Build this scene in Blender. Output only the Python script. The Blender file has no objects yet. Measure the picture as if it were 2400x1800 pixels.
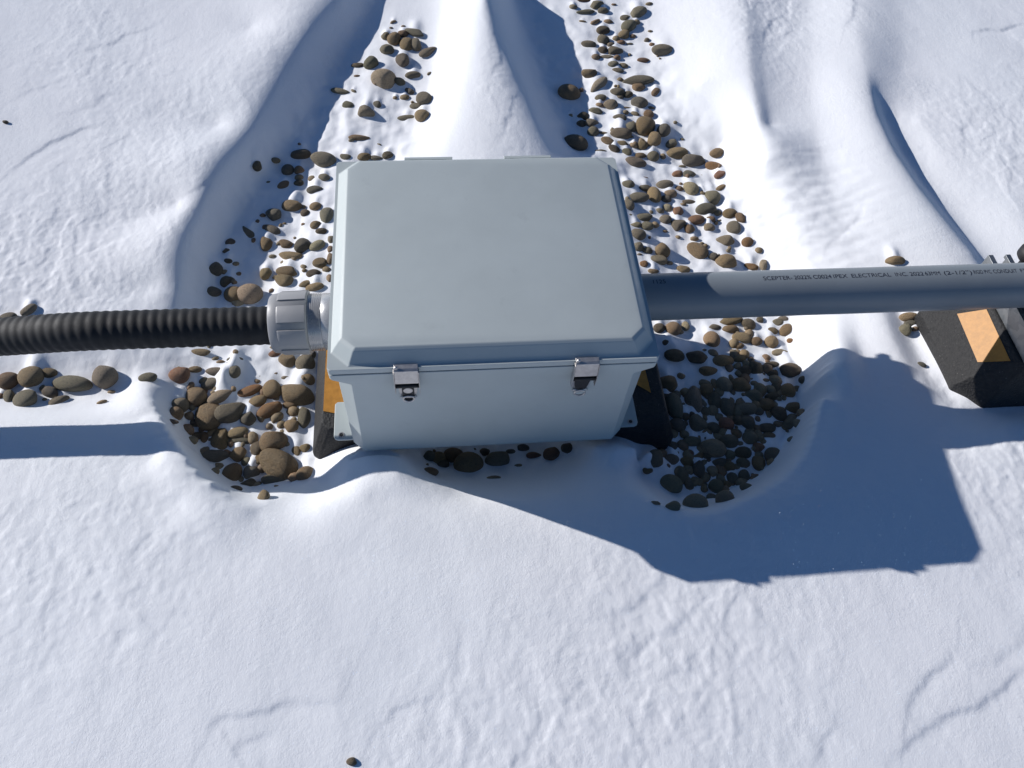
import bpy, bmesh, math, random
import numpy as np
from mathutils import Vector, Matrix, Euler

R = math.radians
rng = np.random.default_rng(7)
random.seed(7)
C = bpy.context.scene.collection
SC = bpy.context.scene

# ------------------------------------------------------------ camera, sky, sun, exposure
CAM = np.array([-0.07895, -0.80506, 1.24336])
CROT = (0.57946, -0.05418, -0.08476)
FPX = 1900.0                                   # focal length in pixels of the 2400 px wide photograph
cd = bpy.data.cameras.new('camera')
cam = bpy.data.objects.new('camera', cd); C.objects.link(cam)
cam.location = CAM; cam.rotation_euler = CROT
cd.sensor_fit = 'HORIZONTAL'; cd.sensor_width = 36.0; cd.lens = 36.0 * FPX / 2400.0
cd.clip_start = 0.02; cd.clip_end = 400.0
SC.camera = cam

SUN = Vector((-2.08, 0.993, 1.0)).normalized()  # towards the sun
EL = math.asin(SUN.z)
w = bpy.data.worlds.new('World'); SC.world = w; w.use_nodes = True
nt = w.node_tree; nt.nodes.clear()
sky = nt.nodes.new('ShaderNodeTexSky'); sky.sky_type = 'NISHITA'; sky.sun_disc = False
sky.sun_elevation = EL; sky.sun_rotation = math.atan2(SUN.x, SUN.y)
sky.altitude = 2000; sky.air_density = 1.0; sky.dust_density = 0.1; sky.ozone_density = 6.0
bg = nt.nodes.new('ShaderNodeBackground'); bg.inputs[1].default_value = 0.08
wo = nt.nodes.new('ShaderNodeOutputWorld')
nt.links.new(sky.outputs[0], bg.inputs[0]); nt.links.new(bg.outputs[0], wo.inputs[0])
sd = bpy.data.lights.new('sun', 'SUN'); sd.energy = 4.9; sd.angle = R(0.55); sd.color = (1.0, 0.965, 0.935)
sun = bpy.data.objects.new('sun', sd); C.objects.link(sun)
sun.rotation_euler = SUN.to_track_quat('Z', 'Y').to_euler()
SC.view_settings.view_transform = 'Standard'
SC.view_settings.look = 'None'
SC.view_settings.exposure = 0.0
SC.view_settings.gamma = 1.0

# ------------------------------------------------------------ helpers
RM = np.array(Euler(CROT, 'XYZ').to_matrix())

def ray(px, py):
    return RM @ np.array([(px - 1200) / FPX, -(py - 900) / FPX, -1.0])

def at(px, py, z):
    """photo pixel (2400 x 1800) -> point of the place at height z"""
    d = ray(px, py); t = (z - CAM[2]) / d[2]
    return CAM + t * d

def tag(o, label=None, cat=None, group=None, kind=None):
    if label: o['label'] = label
    if cat: o['category'] = cat
    if group: o['group'] = group
    if kind: o['kind'] = kind
    return o

def empty(name, loc=(0, 0, 0), rz=0.0):
    o = bpy.data.objects.new(name, None); C.objects.link(o)
    o.location = loc; o.rotation_euler = (0, 0, rz); o.empty_display_size = 0.05
    return o

def link(name, me, mat, parent=None, smooth=False):
    if mat is not None:
        me.materials.clear(); me.materials.append(mat)
    o = bpy.data.objects.new(name, me); C.objects.link(o)
    if parent is not None: o.parent = parent
    if smooth: me.shade_smooth()
    return o

def from_bm(name, bm, mat, parent=None, smooth=False):
    bmesh.ops.recalc_face_normals(bm, faces=bm.faces)
    me = bpy.data.meshes.new(name); bm.to_mesh(me); bm.free()
    return link(name, me, mat, parent, smooth)

def bevel(o, width=0.001, seg=2, angle=30):
    m = o.modifiers.new('bevel', 'BEVEL'); m.width = width; m.segments = seg
    m.limit_method = 'ANGLE'; m.angle_limit = R(angle); m.harden_normals = True
    o.data.shade_smooth()
    return o

def box(bm, x0, x1, y0, y1, z0, z1):
    v = [bm.verts.new(p) for p in ((x0, y0, z0), (x1, y0, z0), (x1, y1, z0), (x0, y1, z0),
                                   (x0, y0, z1), (x1, y0, z1), (x1, y1, z1), (x0, y1, z1))]
    for f in ((0, 3, 2, 1), (4, 5, 6, 7), (0, 1, 5, 4), (1, 2, 6, 5), (2, 3, 7, 6), (3, 0, 4, 7)):
        bm.faces.new([v[i] for i in f])

def loft(bm, rings, cap0=True, cap1=True, closed=False):
    vr = [[bm.verts.new(p) for p in r] for r in rings]
    n = len(vr[0])
    prs = list(zip(vr[:-1], vr[1:]))
    if closed: prs.append((vr[-1], vr[0]))
    for a, b in prs:
        for i in range(n):
            j = (i + 1) % n
            bm.faces.new((a[i], a[j], b[j], b[i]))
    if not closed:
        if cap0: bm.faces.new(list(reversed(vr[0])))
        if cap1: bm.faces.new(vr[-1])

def octo(hw, hd, ch, z, cx=0, cy=0):
    return [(cx + x, cy + y, z) for x, y in ((-hw + ch, -hd), (hw - ch, -hd), (hw, -hd + ch), (hw, hd - ch),
                                             (hw - ch, hd), (-hw + ch, hd), (-hw, hd - ch), (-hw, -hd + ch))]

def frame_of(d):
    d = Vector(d).normalized()
    up = Vector((0, 0, 1))
    s = d.cross(up).normalized(); u = s.cross(d).normalized()
    return d, s, u

def lathe(bm, p0, d, prof, n=48, cap0=True, cap1=True):
    """rings of (distance along axis, radius)"""
    d, s, u = frame_of(d); p0 = Vector(p0)
    rings = []
    for t, r in prof:
        rings.append([tuple(p0 + d * t + (s * math.cos(a) + u * math.sin(a)) * r) for a in [2 * math.pi * k / n for k in range(n)]])
    loft(bm, rings, cap0, cap1)

def prism_y(bm, pts, y0, y1, shrink=0.0):
    """profile in xz swept along y"""
    loft(bm, [[(x, y0, z) for x, z in pts], [(x, y1, z) for x, z in pts]])

# ------------------------------------------------------------ materials
class M:
    def __init__(s, name):
        s.m = bpy.data.materials.new(name); s.m.use_nodes = True
        s.t = s.m.node_tree; s.b = s.t.nodes['Principled BSDF']
    def n(s, typ, **kw):
        o = s.t.nodes.new(typ)
        for k, v in kw.items():
            if k.startswith('i_'):
                key = k[2:].replace('_', ' ')
                o.inputs[key].default_value = v
            else: setattr(o, k, v)
        return o
    def l(s, a, b): s.t.links.new(a, b)
    def coords(s, world=False):
        if world: return s.n('ShaderNodeNewGeometry').outputs['Position']
        return s.n('ShaderNodeTexCoord').outputs['Object']
    def noise(s, vec, scale, detail=4, rough=0.5, dim='3D'):
        o = s.n('ShaderNodeTexNoise'); o.inputs['Scale'].default_value = scale
        o.inputs['Detail'].default_value = detail; o.inputs['Roughness'].default_value = rough
        s.l(vec, o.inputs['Vector']); return o.outputs['Fac']
    def ramp(s, fac, stops):
        r = s.n('ShaderNodeValToRGB'); e = r.color_ramp.elements
        while len(e) < len(stops): e.new(0.5)
        for el, (p, c) in zip(e, stops):
            el.position = p; el.color = (*c, 1) if len(c) == 3 else c
        s.l(fac, r.inputs[0]); return r.outputs[0]
    def mix(s, fac, a, b, blend='MIX'):
        o = s.n('ShaderNodeMix', data_type='RGBA', blend_type=blend)
        for inp, v in ((o.inputs[0], fac), (o.inputs[6], a), (o.inputs[7], b)):
            if hasattr(v, 'links'): s.l(v, inp)
            else: inp.default_value = v if not isinstance(v, tuple) else (*v, 1)
        return o.outputs[2]
    def bump(s, h, strength=0.3, dist=0.001, normal=None):
        o = s.n('ShaderNodeBump'); o.inputs['Strength'].default_value = strength
        o.inputs['Distance'].default_value = dist; s.l(h, o.inputs['Height'])
        if normal is not None: s.l(normal, o.inputs['Normal'])
        return o.outputs[0]
    def set(s, col=None, rough=None, metal=None, normal=None, spec=None):
        for key, v in (('Base Color', col), ('Roughness', rough), ('Metallic', metal), ('Normal', normal), ('Specular IOR Level', spec)):
            if v is None: continue
            i = s.b.inputs[key]
            if hasattr(v, 'links'): s.l(v, i)
            else: i.default_value = (*v, 1) if isinstance(v, tuple) else v
        return s

def make_plastic(name, col, rough=0.45, var=0.06, bumps=0.15, bscale=900, dirt=0.0):
    m = M(name); co = m.coords()
    a = m.noise(co, 9, 5, 0.55); b = m.noise(co, 60, 4, 0.6)
    d = tuple(c * (1 - var * 2) for c in col); u = tuple(min(1, c * (1 + var)) for c in col)
    c = m.ramp(a, [(0.3, d), (0.7, u)])
    if dirt:
        g = m.noise(co, 26, 8, 0.7)
        f = m.ramp(g, [(0.60, (0, 0, 0)), (0.78, (dirt,) * 3)])
        c = m.mix(f, c, tuple(x * 0.62 for x in col))
    r = m.ramp(b, [(0.2, (rough - 0.08,) * 3), (0.8, (rough + 0.1,) * 3)])
    m.set(c, r, 0.0, m.bump(m.noise(co, bscale, 3, 0.6), bumps, 0.0006))
    return m.m

MAT = {}
MAT['enclosure'] = make_plastic('grey_fibreglass', (0.460, 0.505, 0.50), 0.5, 0.03, 0.10, 700, dirt=0.25)
MAT['conduit'] = make_plastic('grey_pvc', (0.222, 0.25, 0.27), 0.42, 0.04, 0.06, 500, dirt=0.15)
MAT['nut'] = make_plastic('grey_nylon', (0.33, 0.33, 0.335), 0.42, 0.05, 0.2, 300, dirt=0.3)
MAT['hose'] = make_plastic('black_vinyl', (0.0065, 0.007, 0.0085), 0.7, 0.15, 0.3, 800, dirt=0.0)
MAT['gasket'] = make_plastic('dark_gasket', (0.03, 0.035, 0.04), 0.7)
MAT['blackpart'] = make_plastic('black_rubber_part', (0.012, 0.012, 0.014), 0.6)
MAT['ink'] = make_plastic('dark_blue_ink', (0.016, 0.02, 0.036), 0.6)

m = M('polished_connector_metal'); co = m.coords()
m.set(m.ramp(m.noise(co, 40, 5), [(0.3, (0.40, 0.40, 0.405)), (0.7, (0.50, 0.50, 0.50))]),
      m.ramp(m.noise(co, 90, 4), [(0.3, (0.2,) * 3), (0.8, (0.38,) * 3)]), 0.35, m.bump(m.noise(co, 60, 3), 0.05, 0.0005))
MAT['fitting'] = m.m

m = M('stainless_steel'); co = m.coords()
m.set(m.ramp(m.noise(co, 120, 5, 0.7), [(0.3, (0.46, 0.44, 0.43)), (0.72, (0.62, 0.60, 0.58))]),
      m.ramp(m.noise(co, 200, 4), [(0.3, (0.32,) * 3), (0.8, (0.5,) * 3)]), 0.8, m.bump(m.noise(co, 700, 3), 0.12, 0.0004))
MAT['steel'] = m.m

m = M('galvanised_steel'); co = m.coords()
v = m.n('ShaderNodeTexVoronoi'); v.inputs['Scale'].default_value = 110; m.l(co, v.inputs['Vector'])
g = m.ramp(v.outputs['Color'], [(0.2, (0.25, 0.265, 0.275)), (0.8, (0.31, 0.325, 0.335))])
m.set(g, m.ramp(m.noise(co, 50), [(0.3, (0.35,) * 3), (0.8, (0.55,) * 3)]), 0.85, m.bump(m.noise(co, 300), 0.1, 0.0005))
MAT['galv'] = m.m

m = M('recycled_rubber'); co = m.coords()
v = m.n('ShaderNodeTexVoronoi'); v.inputs['Scale'].default_value = 260; m.l(co, v.inputs['Vector'])
n1 = m.noise(co, 150, 6, 0.75)
speck = m.ramp(m.noise(co, 330, 2, 0.5), [(0.70, (0, 0, 0)), (0.76, (1, 1, 1))])
c = m.mix(m.ramp(n1, [(0.3, (0, 0, 0)), (0.8, (1, 1, 1))]), (0.010, 0.010, 0.011), (0.034, 0.033, 0.032))
c = m.mix(speck, c, (0.13, 0.125, 0.12))
h = m.mix(0.5, m.noise(co, 420, 4, 0.7), v.outputs['Distance'])
m.set(c, 0.72, 0.0, m.bump(h, 0.9, 0.0022))
MAT['rubber'] = m.m

m = M('orange_reflective_tape'); co = m.coords()
c = m.ramp(m.noise(co, 90, 6, 0.7), [(0.25, (0.32, 0.140, 0.016)), (0.55, (0.45, 0.200, 0.026)), (0.8, (0.52, 0.245, 0.040))])
scuff = m.ramp(m.noise(co, 240, 5, 0.8), [(0.62, (0, 0, 0)), (0.75, (0.6, 0.6, 0.6))])
c = m.mix(scuff, c, (0.36, 0.17, 0.05))
m.set(c, 0.5, 0.0, m.bump(m.noise(co, 600, 3), 0.35, 0.0006))
MAT['orange'] = m.m

# pebbles: colour comes from each object's own colour, grain and veins are procedural
def pebble_mat(name, island=False):
    m = M(name); co = m.coords()
    if island:
        g = m.n('ShaderNodeNewGeometry')
        base = m.ramp(g.outputs['Random Per Island'], [(0.0, (0.24, 0.165, 0.085)), (0.35, (0.19, 0.16, 0.105)), (0.6, (0.28, 0.20, 0.115)), (0.8, (0.22, 0.12, 0.065)), (1.0, (0.13, 0.11, 0.08))])
        vec = m.coords(True)
    else:
        oi = m.n('ShaderNodeObjectInfo'); base = oi.outputs['Color']
        vec = m.n('ShaderNodeVectorMath', operation='ADD')
        m.l(co, vec.inputs[0]); m.l(oi.outputs['Location'], vec.inputs[1]); vec = vec.outputs[0]
    a = m.noise(vec, 1.6 if not island else 60, 6, 0.65)
    b = m.noise(vec, 9 if not island else 300, 4, 0.7)
    c = m.mix(m.ramp(a, [(0.3, (0.0,) * 3), (0.75, (1,) * 3)]), base, m.mix(0.5, base, (0.30, 0.25, 0.17)))
    dk = m.ramp(b, [(0.32, (0.55,) * 3), (0.5, (0.0,) * 3)])
    c = m.mix(dk, c, (0.06, 0.052, 0.04))
    m.set(c, m.ramp(b, [(0.2, (0.62,) * 3), (0.8, (0.85,) * 3)]), 0.0, m.bump(m.noise(vec, 9 if not island else 350, 6, 0.72), 0.55, 0.16 if not island else 0.001), spec=0.35)
    return m.m
MAT['pebble'] = pebble_mat('river_pebble')
MAT['pebble_small'] = pebble_mat('small_river_pebbles', True)

m = M('dry_snow'); pos = m.coords(True)
st = m.n('ShaderNodeMapping'); st.inputs['Scale'].default_value = (1.0, 0.7, 1.0); st.inputs['Rotation'].default_value = (0, 0, R(12)); m.l(pos, st.inputs['Vector'])
g1 = m.noise(st.outputs[0], 75, 6, 0.6)
g2 = m.noise(pos, 420, 4, 0.65)
b1 = m.bump(g1, 0.14, 0.003)
patch = m.ramp(m.noise(pos, 7, 5, 0.65), [(0.35, (0.15,) * 3), (0.65, (1,) * 3)])
g3 = m.noise(pos, 150, 7, 0.78)
h3 = m.mix(1.0, g3, patch, 'MULTIPLY')
b15 = m.bump(h3, 0.34, 0.0030, b1)
b2 = m.bump(g2, 0.28, 0.0010, b15)
tint = m.ramp(m.noise(pos, 2.2, 4, 0.6), [(0.3, (0.845, 0.865, 0.89)), (0.7, (0.88, 0.885, 0.905))])
m.set(tint, 0.62, 0.0, b2, spec=0.25)
m.b.inputs['Subsurface Weight'].default_value = 0.0
vo = m.n('ShaderNodeTexVoronoi'); vo.inputs['Scale'].default_value = 520; m.l(pos, vo.inputs['Vector'])
sep = m.n('ShaderNodeSeparateColor'); m.l(vo.outputs['Color'], sep.inputs[0])
pick = m.n('ShaderNodeMath', operation='GREATER_THAN'); m.l(sep.outputs[0], pick.inputs[0]); pick.inputs[1].default_value = 0.965
near = m.n('ShaderNodeMath', operation='LESS_THAN'); m.l(vo.outputs['Distance'], near.inputs[0]); near.inputs[1].default_value = 0.34
msk = m.n('ShaderNodeMath', operation='MULTIPLY'); m.l(pick.outputs[0], msk.inputs[0]); m.l(near.outputs[0], msk.inputs[1])
cmb = m.n('ShaderNodeVectorMath', operation='SUBTRACT'); m.l(vo.outputs['Color'], cmb.inputs[0]); cmb.inputs[1].default_value = (0.5, 0.5, -0.22)
nrm = m.n('ShaderNodeVectorMath', operation='NORMALIZE'); m.l(cmb.outputs[0], nrm.inputs[0])
gl = m.n('ShaderNodeBsdfAnisotropic'); gl.inputs['Roughness'].default_value = 0.08; gl.inputs['Color'].default_value = (0.9, 0.92, 0.95, 1)
m.l(nrm.outputs[0], gl.inputs['Normal'])
gc = m.mix(msk.outputs[0], (0.0, 0.0, 0.0), (0.42, 0.43, 0.45)); m.l(gc, gl.inputs['Color'])
mx = m.n('ShaderNodeAddShader'); m.l(m.b.outputs[0], mx.inputs[0]); m.l(gl.outputs[0], mx.inputs[1])
m.l(mx.outputs[0], m.t.nodes['Material Output'].inputs['Surface'])
MAT['snow'] = m.m

# ------------------------------------------------------------ terrain
# measured lines of the drifts: crests, feet, lips. (column, row, height in m); columns and rows in 2212 px wide units
K = 2400 / 2212.0
LINES = [
 # left drift: crest and foot
 [(800,-90,.100),(735,0,.097),(690,40,.094),(655,85,.088),(625,133,.078),(596,188,.072),(570,235,.068),(540,290,.066),(505,345,.064),(470,392,.064),(445,435,.064),(424,485,.063),(407,540,.060),(392,600,.056),(380,660,.050),(370,700,.044)],
 [(830,-90,.075),(800,0,.068),(745,100,.045),(690,200,.028),(640,290,.018),(560,380,.014),(500,470,.012),(460,560,.012),(445,640,.012),(440,700,.014)],
 [(870,-90,.080),(860,0,.066),(840,80,.055),(815,160,.044),(785,240,.030),(740,310,.018),(700,400,.012),(660,520,.010),(600,640,.010),(560,720,.010)],
 # right foot of the first stone patch, bright slope, shoulder
 [(985,-90,.100),(960,0,.085),(945,70,.070),(930,160,.050),(905,260,.034),(870,320,.026),(850,350,.020)],
 [(1040,-90,.140),(1030,0,.130),(1018,80,.114),(1002,160,.097),(982,250,.080),(962,330,.068)],
 # centre ridge crest and foot
 [(1035,-90,.142),(1046,0,.136),(1064,69,.124),(1095,124,.110),(1117,173,.098),(1144,222,.087),(1166,278,.078),(1186,333,.070),(1200,380,.064)],
 [(1100,-90,.065),(1110,0,.052),(1140,80,.038),(1172,160,.027),(1205,240,.019),(1235,320,.014)],
 # second stone trough
 [(1200,-90,.060),(1215,0,.045),(1245,80,.036),(1280,160,.026),(1310,250,.018),(1350,340,.012),(1400,430,.010),(1430,560,.010),(1460,700,.010)],
 [(1400,-90,.075),(1400,0,.058),(1408,80,.047),(1420,170,.034),(1460,260,.026),(1560,310,.024),(1590,430,.020),(1650,540,.020),(1700,620,.018),(1720,720,.016)],
 [(1735,800,.014),(1726,900,.014),(1690,972,.014),(1640,1025,.014),(1550,1078,.016),(1460,1080,.018),(1400,1040,.020),(1370,1000,.022)],
 # right slope shoulder and the step behind it
 [(1600,-90,.118),(1612,30,.113),(1620,150,.106),(1635,270,.096),(1655,350,.086)],
 [(1632,-90,.114),(1640,30,.108),(1649,150,.100),(1664,270,.0895)],
 [(1690,420,.070),(1725,510,.060),(1760,600,.052)],
 [(1500,60,.080),(1520,180,.070),(1570,260,.058)],
 # lane between shoulder and crest
 [(1750,-90,.112),(1750,100,.104),(1760,250,.094),(1790,400,.084),(1850,540,.079)],
 # far crest and its foot
 [(1830,-90,.128),(1850,60,.124),(1870,160,.121),(1895,250,.118),(1935,335,.115),(1990,415,.112),(2050,490,.109),(2100,550,.104),(2125,590,.099)],
 [(1893,175,.114),(1912,250,.094),(1950,330,.084),(2005,410,.082),(2066,488,.083),(2118,552,.084),(2145,600,.084)],
 [(1990,260,.100),(2040,350,.092),(2110,430,.090),(2150,500,.089)],
 [(1950,-90,.124),(1950,60,.116),(1950,150,.106)],
 [(2080,-90,.126),(2100,100,.120),(2120,250,.110),(2170,380,.104),(2210,500,.099),(2260,600,.094)],
 [(2230,-90,.128),(2240,100,.124),(2260,300,.114),(2290,480,.100)],
 # under the conduit, right pit lip
 [(1775,640,.052),(1782,700,.066),(1785,777,.088),(1770,830,.096),(1764,880,.102),(1755,930,.106),(1738,980,.109),(1700,1024,.109),(1640,1064,.113),(1560,1101,.116),(1510,1110,.117),(1440,1098,.116),(1390,1072,.110),(1350,1045,.100),(1318,1012,.088)],
 [(1840,640,.074),(1850,720,.084),(1870,800,.099),(1850,900,.110),(1850,1000,.116)],
 [(1900,640,.084),(1918,707,.094),(1957,793,.101),(1990,822,.100),(2023,865,.101),(2060,900,.104)],
 [(1950,650,.072),(1975,740,.083),(2010,810,.091),(2050,855,.094),(2090,892,.098),(2180,890,.100),(2270,872,.100)],
 [(1985,660,.086),(2005,720,.092),(2030,775,.096),(2060,825,.099),(2088,858,.100)],
 [(2060,945,.112),(2120,932,.114),(2212,915,.116),(2290,900,.116)],
 # front plateau
 [(2300,1000,.118),(2200,1050,.120),(2000,1000,.117),(1930,960,.114)],
 [(2300,1250,.122),(2000,1250,.121),(1700,1230,.121),(1400,1200,.120),(1100,1200,.118),(800,1200,.116),(500,1200,.113),(200,1180,.110),(-60,1150,.106)],
 [(2300,1450,.126),(1700,1440,.125),(1100,1430,.123),(500,1420,.120),(-60,1400,.114)],
 [(2300,1750,.132),(1700,1750,.131),(1100,1750,.130),(500,1750,.128),(-60,1750,.122)],
 # in front of the enclosure: two mounds with a hollow between
 [(690,1036,.036),(712,1010,.058),(745,988,.084),(790,974,.100),(830,974,.102),(870,984,.088),(905,1004,.060)],
 [(705,1042,.062),(745,1022,.096),(800,1008,.112),(860,1016,.113),(910,1036,.104),(960,1056,.100)],
 [(1252,985,.050),(1285,964,.080),(1330,961,.086),(1375,968,.080),(1400,978,.068)],
 [(940,1025,.040),(1020,1030,.040),(1110,1025,.038),(1190,1008,.040)],
 [(930,985,.014),(1050,985,.012),(1180,970,.012)],
 [(690,1092,.106),(780,1066,.115),(900,1082,.113),(1020,1085,.106),(1150,1075,.100),(1260,1060,.098)],
 # left pit lip and foot
 [(318,822,.056),(326,852,.066),(338,882,.078),(360,916,.090),(383,949,.099),(406,989,.105),(426,1016,.107),(456,1042,.109),(483,1072,.110),(506,1089,.110),(530,1096,.108),(553,1094,.103),(576,1081,.094),(612,1066,.072),(645,1054,.052)],
 [(352,838,.048),(375,880,.034),(403,930,.020),(430,985,.014),(462,1015,.014),(500,1045,.015),(535,1060,.017),(580,1052,.018),(630,1040,.018),(664,1020,.018)],
 [(420,825,.026),(450,890,.012),(520,950,.010),(600,980,.010)],
 [(470,790,.030),(560,800,.016),(640,840,.010),(650,930,.010)],
 # shelf with stones on the left and the strip below the hose
 [(-60,860,.050),(60,855,.046),(160,860,.044),(250,855,.048),(305,800,.046),(380,790,.036)],
 [(-60,770,.058),(120,755,.058),(260,735,.054),(340,710,.050)],
 [(-60,905,.074),(100,905,.076),(220,905,.078),(300,905,.082)],
 [(-60,960,.090),(100,960,.092),(220,965,.094),(330,985,.098)],
 [(-60,1040,.100),(200,1050,.104),(380,1090,.108)],
 # left plateau
 [(-60,690,.060),(60,672,.058),(200,655,.058),(320,620,.058)],
 [(-60,520,.066),(120,500,.064),(300,470,.062),(380,440,.063)],
 [(-60,260,.072),(150,250,.069),(350,250,.066),(470,270,.065)],
 [(-60,0,.080),(150,0,.078),(350,20,.078),(540,60,.082)],
]
def offset(ln, d, dz, zmin=None):
    out = []
    for i, (x, y, z) in enumerate(ln):
        a = ln[max(i - 1, 0)]; b = ln[min(i + 1, len(ln) - 1)]
        ex, ey = b[0] - a[0], b[1] - a[1]; L = math.hypot(ex, ey)
        zz = z + dz if zmin is None else zmin
        out.append((x - ey / L * d, y + ex / L * d, zz))
    return out
LIPL = [(338,882,.078),(360,916,.090),(383,949,.099),(406,989,.105),(426,1016,.107),(456,1042,.109),(483,1072,.110),(506,1089,.110),(530,1096,.108),(553,1094,.103)]
LINES += [offset(LIPL, 16, .002)]
LIPR = [(1764,880,.103),(1755,930,.107),(1738,980,.110),(1700,1024,.113),(1640,1064,.116),(1560,1101,.118),(1510,1110,.118),(1440,1098,.117),(1390,1072,.112)]
LINES += [offset(LIPR, -18, .002)]
pts = []
for ln in LINES:
    w3 = [at(x * K, y * K, z) for x, y, z in ln]
    for a, b in zip(w3[:-1], w3[1:]):
        n = max(1, int(np.linalg.norm(b - a) / 0.017))
        for k in range(n): pts.append(a + (b - a) * k / n)
    pts.append(w3[-1])
# beneath the enclosure (world metres)
for x in (-.16, -.05, .06, .16):
    for y in (-.08, .02, .12): pts.append(np.array([x, y, .008]))
for x, y in ((-.1, .24), (0, .235), (.1, .235)): pts.append(np.array([x, y, .066]))
for x, y in ((-.1, .185), (0, .18), (.1, .18)): pts.append(np.array([x, y, .05]))
# far around
for k in range(40):
    a = 2 * math.pi * k / 40
    pts.append(np.array([.25 + 3.0 * math.cos(a), .3 + 2.6 * math.sin(a), .115]))
P = np.array(pts)

def dedupe(P, d=0.006):
    keep = []
    for p in P:
        if all((p[0] - q[0]) ** 2 + (p[1] - q[1]) ** 2 > d * d for q in keep): keep.append(p)
    return np.array(keep)
P = dedupe(P)
n = len(P)
A = np.zeros((n + 3, n + 3)); D2 = np.hypot(P[:, None, 0] - P[None, :, 0], P[:, None, 1] - P[None, :, 1])
A[:n, :n] = -D2 - np.eye(n) * 0.0015
A[:n, n] = 1; A[:n, n + 1] = P[:, 0]; A[:n, n + 2] = P[:, 1]; A[n:, :n] = A[:n, n:].T
sol = np.linalg.solve(A, np.concatenate([P[:, 2], [0, 0, 0]]))
GX = np.arange(-1.55, 2.15, 0.006); GY = np.arange(-.95, 1.75, 0.006)
H = np.zeros((len(GY), len(GX)))
for r0 in range(0, len(GY), 16):
    yy, xx = np.meshgrid(GY[r0:r0 + 16], GX, indexing='ij')
    d = np.sqrt((xx[..., None] - P[:, 0]) ** 2 + (yy[..., None] - P[:, 1]) ** 2)
    H[r0:r0 + 16] = -(d @ sol[:n]) + sol[n] + sol[n + 1] * xx + sol[n + 2] * yy
def blur(h, k):
    for ax in (0, 1):
        hp = np.pad(h, [(k, k) if a == ax else (0, 0) for a in (0, 1)], mode='edge')
        wgt = np.exp(-0.5 * (np.arange(-k, k + 1) / (k / 2)) ** 2); wgt /= wgt.sum()
        out = 0
        for i, g in enumerate(wgt):
            sl = [slice(None)] * 2; sl[ax] = slice(i, i + h.shape[ax]); out = out + g * hp[tuple(sl)]
        h = out
    return h
H = blur(H, 1)
H = np.maximum(H, 0.004)

def hbase(x, y):
    x = np.asarray(x, float); y = np.asarray(y, float)
    fx = np.clip((x - GX[0]) / 0.006, 0, len(GX) - 1.001); fy = np.clip((y - GY[0]) / 0.006, 0, len(GY) - 1.001)
    ix = fx.astype(int); iy = fy.astype(int); tx = fx - ix; ty = fy - iy
    h = (H[iy, ix] * (1 - tx) + H[iy, ix + 1] * tx) * (1 - ty) + (H[iy + 1, ix] * (1 - tx) + H[iy + 1, ix + 1] * tx) * ty
    out = np.maximum(np.maximum(GX[0] - x, x - GX[-1]), np.maximum(GY[0] - y, y - GY[-1]))
    t = np.clip(out / 1.2, 0, 1)
    return h * (1 - t) + .115 * t

_perm = rng.permutation(512); _g = rng.normal(size=(512, 2)); _g /= np.linalg.norm(_g, axis=1)[:, None]
def perlin(x, y):
    xi = np.floor(x).astype(int); yi = np.floor(y).astype(int); fx = x - xi; fy = y - yi
    u = fx ** 3 * (fx * (fx * 6 - 15) + 10); v = fy ** 3 * (fy * (fy * 6 - 15) + 10)
    def gr(ax, ay, dx, dy):
        g = _g[_perm[(_perm[ax & 511] + ay) & 511]]
        return g[..., 0] * dx + g[..., 1] * dy
    a = gr(xi, yi, fx, fy); b = gr(xi + 1, yi, fx - 1, fy); c = gr(xi, yi + 1, fx, fy - 1); d = gr(xi + 1, yi + 1, fx - 1, fy - 1)
    return (a + (b - a) * u) * (1 - v) + (c + (d - c) * u) * v

def q(ox, oy, s, *ab):                     # crop coordinates -> photo pixels
    return [(ox + a / s, oy + b / s) for a, b in ab]
# small wind-cut ledges (photo pixels); the snow is lower on their far side from the sun
LEDGES = []
def led(px, step, width): LEDGES.append((np.array([at(x, y, .11)[:2] for x, y in px]), step * 0.52, width))
led(q(0,0,2.37,(0,860),(100,785),(200,720),(330,665),(420,620),(520,605)), .0045, .05)
led(q(0,0,2.37,(360,220),(500,180),(600,165),(660,115),(760,95),(870,45)), .003, .04)
led(q(0,0,2.37,(370,520),(480,500),(540,440),(620,430)), .002, .03)
led(q(0,0,2.37,(0,480),(130,410),(250,385),(360,330)), .0018, .04)
led(q(0,0,2.37,(1030,1110),(1120,1040),(1190,950),(1240,880)), .004, .02)
led(q(0,0,2.37,(960,1020),(1040,980),(1120,930),(1180,890)), .0025, .02)
led(q(1200,1200,1.843,(380,470),(520,425),(545,380),(600,330),(680,280)), .0035, .04)
led(q(1200,1200,1.843,(470,760),(490,660),(560,580),(700,510),(770,430),(840,340)), .003, .04)
led(q(1200,1200,1.843,(1280,1120),(1320,1000),(1370,940)), .003, .04)
led(q(1200,1200,1.843,(1670,920),(1720,790),(1790,700),(1900,620)), .0045, .05)
led(q(1200,1200,1.843,(1600,1110),(1680,1010),(1780,930),(1900,870),(2000,850),(2090,790),(2160,710),(2260,660)), .005, .06)
led(q(1200,1200,1.843,(1950,665),(2060,660),(2150,600),(2230,480)), .0025, .04)
led(q(0,1200,1.843,(900,990),(940,910),(1060,890),(1160,880),(1250,840),(1350,825),(1470,830)), .004, .05)
led(q(0,1200,1.843,(1630,940),(1720,860),(1830,830),(1890,795)), .0035, .05)
led(q(0,1200,1.843,(1020,1090),(1050,1000),(1140,975),(1200,960)), .003, .03)
led(q(0,1200,1.843,(500,600),(520,530),(590,520)), .0025, .03)
led(q(1600,0,2.37,(450,260),(470,150),(500,105),(560,85)), .004, .04)
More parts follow.
